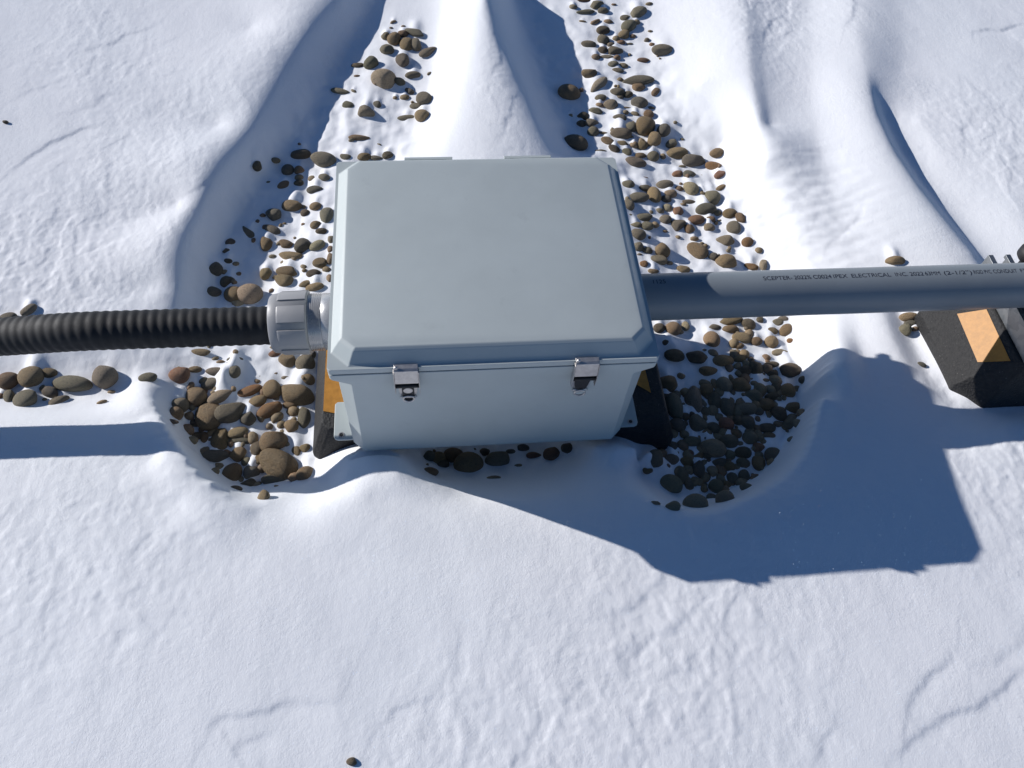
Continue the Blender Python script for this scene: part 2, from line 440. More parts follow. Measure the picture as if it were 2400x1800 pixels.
led(q(1600,0,2.37,(890,180),(925,130),(945,40),(960,-40)), .004, .04)
led(q(1600,0,2.37,(1600,195),(1680,190),(1750,195),(1810,175),(1900,165)), .006, .03)
led(q(1600,0,2.37,(1580,800),(1560,700),(1600,680)), .004, .03)
led(q(1600,0,2.37,(640,805),(760,795),(890,795)), .003, .03)
led(q(1600,0,2.37,(840,1300),(900,1240),(980,1190),(1010,1130)), .004, .03)
led(q(1600,0,2.37,(1320,980),(1330,900)), .003, .03)
led(q(1600,0,2.37,(620,1010),(690,990),(760,990)), .002, .03)
led(q(1600,0,2.37,(560,1260),(680,1240),(760,1190)), .003, .03)
led(q(1000,0,4.1475,(640,330),(700,440),(730,540),(700,620),(650,680),(630,780)), .003, .025)
led(q(1000,0,4.1475,(900,840),(840,930),(825,1060),(770,1110),(770,1220),(680,1250)), .003, .025)

# ---- the stones: crop origin + scale, then (x, y, width, height, angle, colour[, label])
COL = {'b': (.250,.165,.085), 'g': (.215,.185,.130), 'd': (.120,.090,.060), 'r': (.270,.125,.075), 'l': (.40,.32,.21),
       't': (.320,.225,.120), 'o': (.290,.145,.055), 'k': (.150,.135,.105)}
ST = []
def stones(ox, oy, s, rows):
    for r in rows:
        x, y, w_, h_, a, c = r[:6]; lab = r[6] if len(r) > 6 else None
        ST.append((ox + x / s, oy + y / s, w_ / s, h_ / s, a, c, lab))
stones(740, 0, 4.1475, [(755,213,70,30,-25,'d'),(850,258,45,28,0,'d'),(733,272,35,22,10,'d'),(960,315,200,80,35,'g'),(845,330,90,75,0,'b'),(680,355,80,80,0,'l'),
 (760,380,115,120,0,'b'),(890,430,130,140,0,'b'),(975,435,100,140,0,'g'),(690,487,125,105,0,'g'),(1090,505,170,75,-25,'g','elongated olive pebble lying alone at the right of the upper left patch'),(540,608,125,140,20,'g'),(410,637,115,60,5,'d','dark brown pebble at the shadow edge of the upper left patch'),
 (845,585,120,150,0,'k'),(655,775,215,190,20,'l','largest pale tan pebble in the middle of the upper left patch'),(815,795,100,75,10,'g'),(950,735,140,75,-10,'g'),(1105,715,50,30,-40,'g'),(240,888,170,55,18,'g','flat grey sliver of stone at the left of the upper left patch'),(370,885,60,30,40,'d'),
 (400,740,60,26,0,'g'),(315,1025,120,80,20,'g'),(600,1015,70,80,-40,'k'),(490,1088,150,120,10,'l','cracked pale pebble with a dark notch in the upper left patch'),(915,890,100,60,40,'k'),(865,950,85,65,0,'b'),(775,955,50,40,0,'d'),
 (1055,965,145,140,20,'g'),(985,1035,120,65,5,'g'),(1035,1130,130,120,0,'t'),(885,1150,170,60,3,'g','flat elongated tan stone at the foot of the upper left patch'),(410,1340,210,60,5,'t','slim tan stone alone on the snow between the left patch and the enclosure'),(615,1405,50,25,35,'b'),
 (300,1530,115,65,15,'g'),(470,1525,120,90,0,'b'),(590,1540,120,55,0,'g'),(700,1510,95,85,0,'d')])
stones(400, 300, 3.687, [(1125,230,150,95,-10,'d'),(905,280,80,50,10,'d'),(745,330,75,95,0,'d','dark brown pebble standing alone in the blue shade of the left drift'),(1320,275,200,130,10,'g','big rough grey brown stone touching the rear left corner of the enclosure'),(1015,365,100,105,0,'k'),(1110,370,80,90,0,'b'),
 (1110,430,70,60,0,'d'),(1225,440,70,60,0,'l'),(1325,430,90,70,20,'g'),(975,495,100,70,-35,'b'),(1105,478,75,60,0,'d'),(1245,535,130,75,-5,'k'),(845,470,40,24,0,'d'),(1055,675,165,105,10,'t','tan oval pebble with snow piled behind it, upper left of the box'),
 (1165,735,75,70,0,'d'),(1250,680,100,75,0,'t'),(1350,755,110,160,10,'g'),(795,755,50,35,10,'d'),(895,750,130,105,0,'k','round dark pebble in the shade left of the tan oval pebble'),(985,828,35,25,0,'d'),(1150,835,40,35,0,'b'),(1250,840,85,70,-30,'t'),
 (1300,895,90,55,5,'d'),(830,860,70,60,0,'d'),(885,885,130,85,25,'g'),(680,910,155,60,50,'g','pale green grey angular stone in the shade of the left drift'),(820,1000,100,145,-10,'b'),(1000,1010,125,85,20,'b'),(1145,1020,130,140,20,'k'),
 (1265,1020,130,90,-35,'l'),(1385,960,50,80,0,'b'),(1380,1050,50,70,0,'g'),(1050,1115,205,90,8,'t'),(880,1110,60,35,0,'b'),(985,1165,70,45,0,'b'),(515,995,75,90,20,'d'),(485,1070,70,65,0,'d'),(495,1155,80,65,20,'d'),
 (380,1225,125,120,20,'k','dark angular stone furthest left in the shaded trough above the hose'),(470,1250,60,50,20,'k'),(495,1330,120,105,0,'d'),(365,1415,130,90,10,'g'),(590,1265,45,45,0,'g'),(825,1255,90,110,0,'t'),(1010,1245,170,95,10,'b'),(980,1320,150,110,15,'t'),
 (1240,1265,115,85,0,'d'),(1290,1170,115,95,10,'b'),(1155,1205,70,50,30,'b'),(1380,1130,60,110,0,'t'),(1165,1350,100,60,-20,'t'),(1240,1378,145,75,0,'t'),(1350,1225,75,55,0,'b'),(1370,1300,50,80,0,'l'),
 (550,1440,150,150,0,'b'),(680,1435,200,175,0,'l','big rounded pale pebble resting against the black hose near the connector'),(580,1512,100,65,-10,'l')])
stones(1200, 0, 3.687, [(625,0,140,40,0,'o'),(530,60,65,50,10,'r'),(730,45,120,80,-20,'g'),(785,95,85,60,0,'g'),(640,105,150,45,0,'g'),(880,40,40,25,0,'g'),(1185,35,60,35,-10,'g'),(1085,105,150,110,-20,'g'),(980,160,85,65,0,'g'),(1075,195,60,50,0,'b'),
 (610,185,60,20,15,'d'),(720,190,90,45,-30,'d'),(835,190,80,50,10,'r'),(1010,225,130,100,-30,'g'),(785,265,105,75,0,'d'),(1195,270,40,25,0,'g'),(970,300,100,80,-20,'t'),(1045,315,50,40,0,'d'),(790,345,95,85,20,'g'),(900,340,60,60,0,'g'),
 (940,370,70,50,0,'g'),(1015,380,60,20,0,'d'),(1165,348,50,40,0,'r'),(1210,385,45,40,0,'r'),(660,385,120,60,15,'g'),(855,390,70,50,0,'g'),(890,440,120,95,0,'g'),(785,432,75,65,0,'d'),(725,495,70,60,0,'g'),(825,495,110,40,5,'g'),
 (905,500,60,55,0,'b'),(1140,525,100,48,5,'r','small reddish pebble just below the flat grey oval stone'),(1310,440,185,112,5,'g','flat grey oval stone lying alone on bright snow right of the stone trough'),(1015,475,30,30,0,'l'),(875,560,85,60,0,'g'),(965,568,75,50,25,'g'),(915,610,90,50,10,'g'),(680,640,145,92,5,'t','tan oval pebble above the long pale slanting stone'),
 (750,735,185,82,-45,'l','long pale stone slanting up to the right in the stone trough'),(935,688,55,40,20,'d'),(1090,700,245,102,5,'g','broad flat grey stone in the upper stone trough'),(1100,758,110,75,10,'b'),(495,800,175,145,10,'b','half shaded brown stone at the foot of the centre ridge'),(600,780,40,40,0,'d'),(1240,795,95,60,-55,'b'),
 (910,800,115,85,15,'g'),(1000,815,80,70,0,'d'),(935,840,60,45,0,'b'),(765,850,90,65,0,'g'),(855,905,110,90,0,'l'),(1100,895,135,105,30,'k'),(760,910,80,40,20,'d'),(720,965,115,65,25,'g'),(990,935,80,28,0,'d'),(1205,935,60,30,20,'g'),
 (980,975,55,48,10,'g'),(1065,985,75,42,30,'g'),(1180,985,80,70,30,'b'),(505,1000,50,40,0,'d'),(615,1005,95,75,0,'d'),(600,1070,75,60,0,'d'),(925,1025,110,75,15,'g'),(690,1065,105,80,0,'g'),(700,1140,90,92,0,'g'),(1030,1100,92,92,0,'g'),
 (1155,1090,160,155,0,'b'),(1305,1130,125,105,-40,'k'),(1225,1205,115,135,20,'t'),(945,1155,165,100,10,'g'),(800,1155,90,30,20,'d'),(545,1240,195,145,15,'d','biggest dark stone in the shade behind the rear right hinge'),(830,1220,110,70,35,'b'),(945,1240,110,55,15,'b'),(1055,1255,62,62,0,'g'),
 (1125,1260,85,85,0,'b'),(1385,1245,115,82,-25,'g'),(1470,1205,35,25,0,'d'),(1480,1250,50,25,0,'g'),(885,1290,100,60,30,'d'),(995,1315,78,75,0,'g'),(1110,1345,92,58,0,'b'),(1215,1355,100,88,0,'g'),(1305,1355,50,60,0,'b'),(1430,1325,165,95,0,'t'),
 (1570,1385,180,112,5,'k'),(1770,1325,112,92,0,'t','tan rounded triangular pebble alone beside the bright drift slope'),(1070,1405,165,85,20,'g'),(1745,1440,145,78,25,'o'),(1800,1510,105,72,-30,'r'),(1435,1510,92,75,0,'r'),(1535,1515,112,85,0,'k'),(1470,1440,60,30,0,'d'),
 (1640,1520,50,20,0,'d'),(1150,1540,70,30,20,'r','tiny red chip on snow right of the enclosure lid'),(1000,1600,100,92,0,'g'),(760,1305,110,30,0,'g')])
stones(1300, 300, 3.687, [(780,525,120,70,5,'g'),(950,495,135,85,0,'g'),(1075,525,80,50,0,'g'),(1180,525,130,112,30,'l'),(1445,520,112,56,-25,'b','brown leaf shaped pebble at the right rim of the stone trough'),(710,605,175,95,5,'g'),(855,580,112,165,0,'t','upright tan oval stone right of the enclosure lid'),(1000,570,100,80,0,'l'),
 (960,620,90,70,20,'k'),(1365,600,125,142,0,'g'),(1270,560,50,70,0,'d'),(1160,640,105,42,5,'g'),(1105,665,60,40,0,'d'),(640,670,85,110,0,'g'),(1310,710,165,112,0,'k'),(1410,740,62,60,0,'d'),(975,690,75,72,20,'l'),(905,720,75,55,0,'b'),
 (1065,725,85,115,20,'r'),(830,730,42,50,0,'r'),(1510,740,112,95,0,'b'),(1610,785,78,112,-20,'b'),(780,770,125,78,0,'g'),(955,795,100,92,0,'g'),(1225,795,132,85,0,'r'),(1340,795,85,62,0,'b'),(1065,840,125,112,-30,'g'),(1425,800,50,20,0,'d'),
 (870,840,62,62,0,'b'),(700,840,100,55,0,'l'),(790,850,112,85,10,'g'),(1165,870,82,92,0,'b'),(1335,865,88,78,0,'l'),(1550,860,112,115,0,'g'),(955,893,45,30,0,'l'),(720,920,120,105,10,'g'),(1205,958,72,42,0,'g'),
 (1475,975,155,98,5,'l','pale cream oval pebble above the grey conduit'),(1665,990,88,90,0,'o','rust orange pebble above the conduit near the drift foot'),(1765,1060,68,58,0,'l'),(925,1060,132,130,20,'t'),(800,1065,82,68,0,'k'),(720,1030,85,85,0,'g'),(1240,1065,180,125,45,'b','large brown stone with a flat facet above the conduit'),
 (1365,1115,82,72,0,'k'),(1480,1155,160,130,15,'t','smooth tan egg shaped stone just above the conduit'),(895,1145,145,92,5,'g'),(990,1170,60,40,0,'d'),(775,1175,72,62,0,'o'),(730,1095,50,30,0,'g'),(855,1240,92,52,0,'t'),(1110,1225,112,70,5,'t'),
 (1700,1200,112,62,25,'o'),(1805,1180,62,105,20,'l','thin pale curved stone at the top edge of the conduit'),(1385,1212,40,20,0,'d'),(645,755,50,30,0,'d')])
stones(1400, 600, 2.552, [(370,430,62,60,0,'d'),(450,435,92,80,0,'t'),(525,420,46,62,0,'l'),(490,452,50,40,0,'d'),(655,450,40,30,0,'b'),(700,430,80,42,0,'g'),(680,500,92,98,0,'t','tan stone on lit snow just below the conduit'),(790,390,132,52,0,'t'),(795,440,92,52,0,'b'),
 (905,410,78,62,20,'d'),(870,490,112,66,5,'t'),(975,385,42,50,0,'d'),(1045,450,62,50,0,'b'),(1125,445,98,62,-35,'b'),(1080,400,62,50,0,'g'),(1115,380,62,42,0,'g'),(950,510,62,52,0,'b'),(1040,515,72,82,0,'t'),(1155,507,38,35,0,'o','small rusty pebble alone below the conduit'),
 (845,540,62,46,0,'b'),(835,575,52,32,0,'b'),(1095,580,98,46,5,'l','pale flat pebble at the edge of the conduit shadow'),(425,520,76,46,0,'d'),(465,595,116,76,0,'d'),(595,605,112,76,15,'d'),(755,628,122,72,0,'b'),(855,618,76,50,0,'b'),(665,690,116,56,-5,'b'),(880,690,76,60,0,'d'),
 (950,670,82,92,0,'d'),(1040,650,82,42,0,'d'),(1045,705,62,46,0,'d'),(1150,685,116,86,0,'d'),(1230,742,46,46,0,'d'),(500,718,46,40,0,'d'),(425,765,122,102,0,'b'),(755,775,92,96,-20,'g'),(855,775,112,92,0,'b'),(965,742,112,36,5,'t'),
 (970,805,82,92,0,'g'),(655,800,72,82,0,'b'),(575,865,92,165,0,'g'),(700,870,76,102,0,'k'),(1070,785,56,72,0,'d'),(1135,810,86,86,0,'b'),(930,845,112,82,0,'k'),(1050,845,92,50,0,'d'),(460,900,92,165,0,'k'),(780,910,86,122,0,'k'),
 (1010,890,92,72,0,'b'),(895,920,122,78,0,'g'),(1170,915,92,76,0,'b'),(1090,945,92,82,30,'d'),(1165,995,122,86,-25,'g'),(600,1005,102,112,0,'g'),(480,1010,92,82,0,'k'),(690,1030,82,72,0,'k'),(770,1010,82,82,0,'r'),(900,1000,92,102,0,'k'),
 (1015,1030,92,62,0,'d'),(910,1090,82,86,0,'g'),(1020,1080,82,46,0,'b'),(1160,1095,52,30,-20,'d'),(825,1065,72,62,0,'b'),(565,1110,102,62,0,'g'),(785,1110,102,82,0,'k'),(690,1150,142,102,20,'l'),(450,1145,62,72,0,'k'),(870,1180,92,72,0,'d'),
 (790,1190,62,62,0,'g'),(960,1150,72,62,0,'r'),(1055,1195,96,106,0,'g'),(545,1185,62,52,0,'r'),(605,1200,72,52,0,'b'),(870,1240,72,62,0,'g'),(965,1240,72,92,0,'b'),(345,1215,102,106,0,'g'),(440,1225,92,82,0,'g'),(530,1235,82,62,0,'b'),
 (735,1240,92,62,0,'k'),(605,1275,76,102,0,'k'),(690,1290,66,66,0,'l'),(785,1260,72,62,0,'b'),(500,1310,86,106,0,'g'),(300,1280,56,46,0,'b'),(805,1330,62,72,0,'k'),(880,1320,62,82,0,'g'),(440,1370,136,112,15,'g'),(710,1380,82,82,0,'g'),
 (770,1370,52,52,0,'b'),(890,1385,72,52,0,'g'),(590,1485,132,112,5,'g','largest stone at the bottom of the shaded right pit'),(455,1500,86,62,5,'g'),(760,1455,102,92,0,'g'),(685,1450,62,62,0,'g'),(350,1478,52,26,20,'d'),(570,1370,28,24,0,'d'),(645,1365,28,24,0,'d'),
 (520,960,60,60,0,'d'),(640,930,60,60,0,'g'),(840,985,60,60,0,'d'),(960,930,60,50,0,'k'),(650,1090,55,45,0,'k'),(660,1200,55,50,0,'k'),(560,950,50,60,0,'d'),(410,850,60,60,0,'d')])
stones(300, 650, 2.765, [(460,490,132,50,5,'t'),(945,450,50,36,0,'r'),(950,495,72,46,0,'r'),(1040,540,115,90,25,'t','smooth tan stone lowest against the grey connector nut'),(1150,560,112,112,0,'g'),(1190,500,50,60,0,'g'),(595,550,60,28,0,'g'),(690,538,92,46,-10,'g'),(580,615,132,62,0,'g'),
 (680,615,82,102,0,'g'),(855,645,30,26,0,'d'),(955,625,35,25,0,'d'),(1025,652,62,30,0,'d'),(130,650,108,58,0,'g','olive pebble at the very tip of the left pit rim'),(330,635,122,100,5,'r','reddish brown round stone on lit snow below the black hose'),(430,598,82,42,-5,'b'),(535,690,112,78,-20,'g'),
 (620,680,82,78,0,'b'),(1155,665,102,82,20,'t'),(445,775,122,122,0,'t'),(615,770,195,95,-35,'l','pale grey long stone slanting up to the right in the left pit'),(780,740,175,64,-25,'o','narrow brown stone slanting up to the right in the left pit'),(935,730,122,124,20,'t'),(1095,760,205,135,20,'t','large smooth oval stone beside the left rubber block'),
 (340,825,95,98,0,'g'),(835,805,112,78,-20,'t'),(310,885,88,88,0,'b'),(665,880,195,125,-20,'g','grey flat topped stone in the middle of the left pit'),(530,900,165,175,10,'b','big round brown stone at the left of the left pit'),(920,860,152,92,-30,'o','rusty cracked stone in the left pit'),(1050,830,86,50,5,'b'),(780,915,92,92,0,'k'),
 (1140,910,72,142,0,'g'),(435,945,72,62,0,'d'),(285,935,82,30,15,'d'),(605,1050,115,155,5,'b'),(710,1010,122,75,-10,'t'),(730,1060,150,50,5,'k'),(945,1060,155,140,0,'b','round brown stone with a paler cap in the lower left pit'),(1065,970,95,92,0,'t','square tan stone topped with snow in the left pit'),(440,1030,102,50,-20,'d'),(500,1040,50,82,0,'b'),
 (840,1110,82,92,0,'d'),(1095,1125,62,82,0,'b'),(1150,1108,72,56,0,'t'),(565,1160,165,82,10,'k'),(710,1150,102,92,0,'b'),(770,1200,62,62,0,'g'),(860,1185,92,72,0,'b'),(985,1220,250,165,35,'b','largest dark brown stone at the bottom of the left pit'),
 (675,1270,112,145,30,'b'),(800,1265,92,92,0,'k'),(945,1315,142,72,5,'k'),(780,1340,92,62,0,'d'),(1150,1285,106,112,0,'b','round stone in the lower right corner of the left pit'),(880,1420,70,76,0,'t','small tan pebble perched on the snow lip below the left pit'),(700,1370,72,40,0,'d')])
stones(0, 650, 3.686, [(245,285,128,90,-40,'g','olive oval pebble alone on snow just above the black hose'),(70,350,132,85,0,'g','olive pebble cut by the left picture edge above the black hose'),(70,895,165,145,0,'b'),(270,862,185,190,20,'t','tallest tan stone in the row below the black hose'),(410,825,142,82,10,'b'),(0,1030,52,60,0,'g'),(80,1030,80,125,-20,'g'),
 (225,1050,195,165,10,'g','big round olive stone lowest in the row below the hose'),(435,990,142,92,20,'k'),(385,1055,35,30,0,'k'),(510,1065,152,78,-30,'g'),(635,925,310,138,8,'g','long flat grey layered stone in the row below the hose'),(905,860,180,190,0,'g','angular grey stone casting a round shadow at the right of the row'),
 (960,990,66,30,0,'o'),(880,1080,82,36,-20,'g')])
stones(800, 780, 2.9105, [(600,950,112,62,0,'b'),(600,850,80,90,0,'k'),(660,860,100,100,0,'b'),(760,840,122,102,0,'b'),(870,900,182,152,0,'b','largest stone beneath the front edge of the enclosure'),(1060,870,152,112,0,'g'),(1315,840,102,50,0,'r'),(1440,830,112,102,0,'r'),(1540,790,72,82,0,'d'),(1240,790,80,60,0,'k'),
 (1040,990,90,30,0,'g'),(1210,910,62,30,0,'k'),(690,900,80,60,0,'d'),(980,820,70,60,0,'d'),(1150,820,70,50,0,'k')])
stones(1900, 550, 3.318, [(655,207,135,70,5,'t','flat tan stone above the conduit near the right picture edge'),(765,645,140,75,0,'t','tan stone emerging below the conduit beside the right rubber block'),(770,690,90,60,0,'k'),(735,740,82,92,20,'g'),(815,735,62,42,0,'b'),(865,1010,62,36,30,'k','single small dark pebble in the groove left of the right rubber block')])
stones(0, 1200, 1.843, [(1520,1078,40,30,0,'d','small dark chip of stone on the snow at the bottom picture edge')])
stones(0, 0, 2.37, [(30,678,28,18,10,'d','tiny dark speck of stone on the left drift')])

def hit(px, py, lift=0.0):
    """walk down the view ray onto the drift surface"""
    d = ray(px, py); t0, t1 = 0.5, 6.0
    ts = np.linspace(0.75, 2.6, 220); pp = CAM[None] + ts[:, None] * d[None]
    g = pp[:, 2] - (hbase(pp[:, 0], pp[:, 1]) + lift)
    k = np.argmax(g < 0)
    a, b = ts[max(k - 1, 0)], ts[k]
    ga, gb = g[max(k - 1, 0)], g[k]
    t = a + (b - a) * ga / (ga - gb + 1e-9)
    return CAM + t * d

PEB = []
for (px, py, w_, h_, ang, c, lab) in ST:
    lift = 0.0
    p = hit(px, py); dep = -((p - CAM) @ RM[:, 2]); s = dep / FPX
    a = w_ * s * 0.5; b = h_ * s * 0.5
    mn = min(a, b); cz = mn * rng.uniform(0.85, 1.1)
    if max(a, b) / mn > 2.0: cz = mn * 1.0
    p = hit(px, py, cz * 0.34); a *= 1.17; b *= 1.17
    PEB.append(dict(p=p, a=a, b=b, c=cz, ang=-R(ang), col=c, lab=lab, size=w_ * h_))

def terrain(x, y):
    h = hbase(x, y)
    low = np.clip((0.060 - h) / 0.035, 0, 1)            # 1 down among the stones
    hi = 1 - low
    e_ = 0.012
    slope = np.hypot(hbase(x + e_, y) - hbase(x - e_, y), hbase(x, y + e_) - hbase(x, y - e_)) / (2 * e_)
    pol = 1 / (1 + (slope / 0.22) ** 2)                  # steep wind-polished faces stay smooth
    wx = x + 0.25 * y
    h = h + hi * (0.0026 * perlin(wx * 4.5 + 3, y * 2.6) + 0.0010 * perlin(wx * 15 + 8, y * 9 + 1)) * (0.3 + 0.7 * pol)
    rug = np.clip(0.30 + 1.5 * perlin(x * 2.1 + 9, y * 2.1 + 4), 0.10, 1.0) * pol
    fine = 0.0009 * perlin(wx * 40, y * 28 + 5) + 0.0007 * perlin(x * 85 + 2, y * 70) + 0.0004 * perlin(x * 170, y * 150 + 9)
    h = h + hi * rug * fine
    # thin crusty plates with a step at their edge
    n1 = perlin(x * 17 + 2.5 * perlin(x * 9, y * 9 + 40) + 4, y * 13 + 7) + 0.35 * perlin(x * 55, y * 45 + 3)
    n2 = perlin(x * 33 + 1.5 * perlin(x * 14 + 3, y * 14), y * 25 + 17) + 0.35 * perlin(x * 90, y * 80 + 3)
    h = h + hi * rug * (0.0010 / (1 + np.exp(-n1 * 30)) + 0.0006 / (1 + np.exp(-(n2 - .1) * 26)))
    # lumps of snow between the stones
    h = h + low * (0.0060 * perlin(x * 26 + 7, y * 22) + 0.0016 * perlin(x * 60, y * 52 + 3) + 0.0025)
    # cross ripples in the lane left of the far crest
    c0 = at(1745 * K, 470 * K, .08); c1 = at(1800 * K, 560 * K, .08)
    m0 = np.exp(-(((x - c0[0]) / .14) ** 2 + ((y - c0[1]) / .17) ** 2))
    h = h + m0 * (0.0032 * perlin(x * 13 + y * 6, y * 44 - x * 9) + 0.0016 * perlin(x * 40 + 3, y * 70 + x * 20))
    wob = 0.006 * perlin(x * 22 + 30, y * 22) + 0.004 * perlin(x * 70, y * 70 + 30)
    for L, step, wd in LEDGES:
        x0, y0 = L.min(0) - 0.16; x1, y1 = L.max(0) + 0.16
        mm = np.where((x > x0) & (x < x1) & (y > y0) & (y < y1))
        if mm[0].size == 0: continue
        X = x[mm]; Y = y[mm]; best = np.full(X.shape, 9.0); sg = np.zeros(X.shape); endf = np.ones(X.shape)
        tot = len(L) - 1
        for i, (a, b) in enumerate(zip(L[:-1], L[1:])):
            e = b - a; l2 = e @ e
            t = np.clip(((X - a[0]) * e[0] + (Y - a[1]) * e[1]) / l2, 0, 1)
            dx = X - a[0] - t * e[0]; dy = Y - a[1] - t * e[1]; d = np.hypot(dx, dy)
            side = (dx * SUN.x + dy * SUN.y) < 0
            u = (i + t) / tot
            upd = d < best
            best = np.where(upd, d, best); sg = np.where(upd, side, sg); endf = np.where(upd, np.sin(np.pi * np.clip(u, 0.02, 0.98)) ** 0.5, endf)
        sd_ = np.where(sg > 0, best, -best) + wob[mm]
        st_ = 1 / (1 + np.exp(-np.clip(sd_ / 0.0022, -30, 30)))
        amp = step * np.exp(-np.maximum(sd_, 0) / wd) * np.exp(-np.maximum(-sd_ - 0.02, 0) / 0.05)
        edge = np.clip((0.15 - best) / 0.05, 0, 1) * endf
        h[mm] -= amp * st_ * edge
    return h

# graded grid: fine where the photograph looks, coarse far away
def graded(lo, hi, step, far_lo, far_hi):
    core = list(np.arange(lo, hi, step)); s = step; v = core[-1]
    while v < far_hi: s *= 1.18; v += s; core.append(v)
    s = step; v = lo; pre = []
    while v > far_lo: s *= 1.18; v -= s; pre.append(v)
    return np.array(pre[::-1] + core)
xs = graded(-1.22, 1.70, 0.0028, -40, 40)
ys1 = np.arange(-0.70, 0.30, 0.0026); ys2 = 0.30 + np.cumsum(np.linspace(0.0026, 0.0042, 300))
yc = np.concatenate([ys1, ys2]); s = 0.0042; v = yc[-1]; post = []
while v < 40: s *= 1.18; v += s; post.append(v)
s = 0.0026; v = yc[0]; pre = []
while v > -40: s *= 1.18; v -= s; pre.append(v)
ys = np.concatenate([pre[::-1], yc, post])
XX, YY = np.meshgrid(xs, ys)
ZZ = terrain(XX, YY)
# snow banked behind the stones, and the stones bedded in it
for k, pb in enumerate(PEB):
    r = (pb['a'] + pb['b']) / 2
    if rng.random() < 0.55 or r < 0.006: continue
    cx, cy = pb['p'][0] + 0.1 * r, pb['p'][1] + 1.0 * max(r, pb['b'])
    ix = np.searchsorted(xs, [cx - 2.5 * r, cx + 2.5 * r]); iy = np.searchsorted(ys, [cy - 3.5 * r, cy + 3.5 * r])
    sl = (slice(iy[0], iy[1]), slice(ix[0], ix[1]))
    dx = (XX[sl] - cx) / (0.62 * r); dy = (YY[sl] - cy) / (1.15 * r)
    ZZ[sl] += min(pb['c'], 0.012) * rng.uniform(0.4, 0.8) * np.exp(-(dx ** 2 + dy ** 2) * 0.8)
# keep the snow just clear of the enclosure floor
inb = (np.abs(XX) < 0.235) & (np.abs(YY) < 0.19)
ZZ[inb] = np.minimum(ZZ[inb], 0.092)

nv = XX.size; me = bpy.data.meshes.new('snow')
me.vertices.add(nv); me.vertices.foreach_set('co', np.stack([XX, YY, ZZ], -1).astype(np.float32).ravel())
ny, nx = XX.shape
idx = np.arange(nv).reshape(ny, nx)
quads = np.stack([idx[:-1, :-1], idx[:-1, 1:], idx[1:, 1:], idx[1:, :-1]], -1).reshape(-1, 4)
me.loops.add(quads.size); me.loops.foreach_set('vertex_index', quads.ravel().astype(np.int32))
me.polygons.add(len(quads)); me.polygons.foreach_set('loop_start', (np.arange(len(quads)) * 4).astype(np.int32))
me.polygons.foreach_set('loop_total', np.full(len(quads), 4, np.int32))
me.update(); me.validate()
snow = link('snow_ground', me, MAT['snow'], smooth=True)
tag(snow, 'wind carved white snow cover with drifts, ledges and pits around the enclosure', kind='structure')

def zsurf(x, y):
    i = min(max(np.searchsorted(xs, x), 1), nx - 1); j = min(max(np.searchsorted(ys, y), 1), ny - 1)
    return float(ZZ[j, i])

# ------------------------------------------------------------ gravel bed below the snow, and its pebbles
m = M('gravel_base'); pos = m.coords(True)
v = m.n('ShaderNodeTexVoronoi'); v.inputs['Scale'].default_value = 45; m.l(pos, v.inputs['Vector'])
m.set(m.ramp(v.outputs['Color'], [(0.2, (0.06, 0.05, 0.035)), (0.8, (0.16, 0.13, 0.09))]), 0.85, 0.0, m.bump(v.outputs['Distance'], 0.8, 0.01))
bm = bmesh.new(); bmesh.ops.create_grid(bm, x_segments=8, y_segments=8, size=40)
bed = from_bm('gravel_bed', bm, m.m); bed.location = (0, 0, -0.02)
tag(bed, 'roof ballast of river pebbles showing through the snow', kind='structure')

def pebble_mesh(seed, name='pebble', sub=3):
    r = np.random.default_rng(seed)
    bm = bmesh.new(); bmesh.ops.create_icosphere(bm, subdivisions=sub, radius=1.0)
    V = np.array([v.co[:] for v in bm.verts])
    kind = seed % 4
    rad = np.ones(len(V))
    for _ in range(5):                                # broad lumps
        d = r.normal(size=3); d /= np.linalg.norm(d)
        rad += r.uniform(-0.10, 0.12) * np.exp(-((V - d) ** 2).sum(1) * r.uniform(0.8, 2.2))
    V = V * rad[:, None]
    for _ in range((2, 4, 6, 9)[kind]):               # worn flat facets
        d = r.normal(size=3); d[2] *= 0.7; d /= np.linalg.norm(d); c = r.uniform(0.66, 0.92)
        o = V @ d - c; V = V - np.where(o > 0, o * (0.8 if kind > 1 else 0.6), 0)[:, None] * d
    V = V / np.abs(V).max(0)
    if kind == 1: V[:, 0] += 0.18 * V[:, 1] ** 2 - 0.06
    if kind == 2: V[:, 1] *= (1 - 0.22 * V[:, 0])
    for v, c in zip(bm.verts, V): v.co = c
    me = bpy.data.meshes.new(name); bm.to_mesh(me); bm.free(); me.shade_smooth()
    me.materials.append(MAT['pebble'])
    return me
PM = [pebble_mesh(100 + i) for i in range(28)]
bedinv = bed.location.copy()

def put(o, pb, seat):
    o.location = Vector(pb['p'])
    tilt = Euler((rng.normal() * 0.12, rng.normal() * 0.12, pb['ang'] + (math.pi if rng.random() < .5 else 0)), 'XYZ')
    o.rotation_euler = tilt
    o.scale = (pb['a'], pb['b'], pb['c'])
    base = COL[pb['col']]; k = rng.uniform(0.85, 1.3); j = rng.uniform(0.94, 1.06, 3)
    o.color = (*(base[i] * k * j[i] for i in range(3)), 1)

order = sorted([k for k in range(len(PEB)) if not PEB[k]['lab']], key=lambda k: -PEB[k]['size'])
parts, rest = order[:290], order[290:]
for k, pb in enumerate(PEB):
    if pb['lab']:
        o = bpy.data.objects.new('pebble', PM[(k * 5) % len(PM)]); C.objects.link(o)
        put(o, pb, 0); tag(o, pb['lab'], 'pebble')
for n_, k in enumerate(parts):
    o = bpy.data.objects.new('pebble', PM[(n_ * 11 + n_ // 28) % len(PM)]); C.objects.link(o)
    put(o, PEB[k], 0)
    o.location = Vector(PEB[k]['p']) - bedinv; o.parent = bed
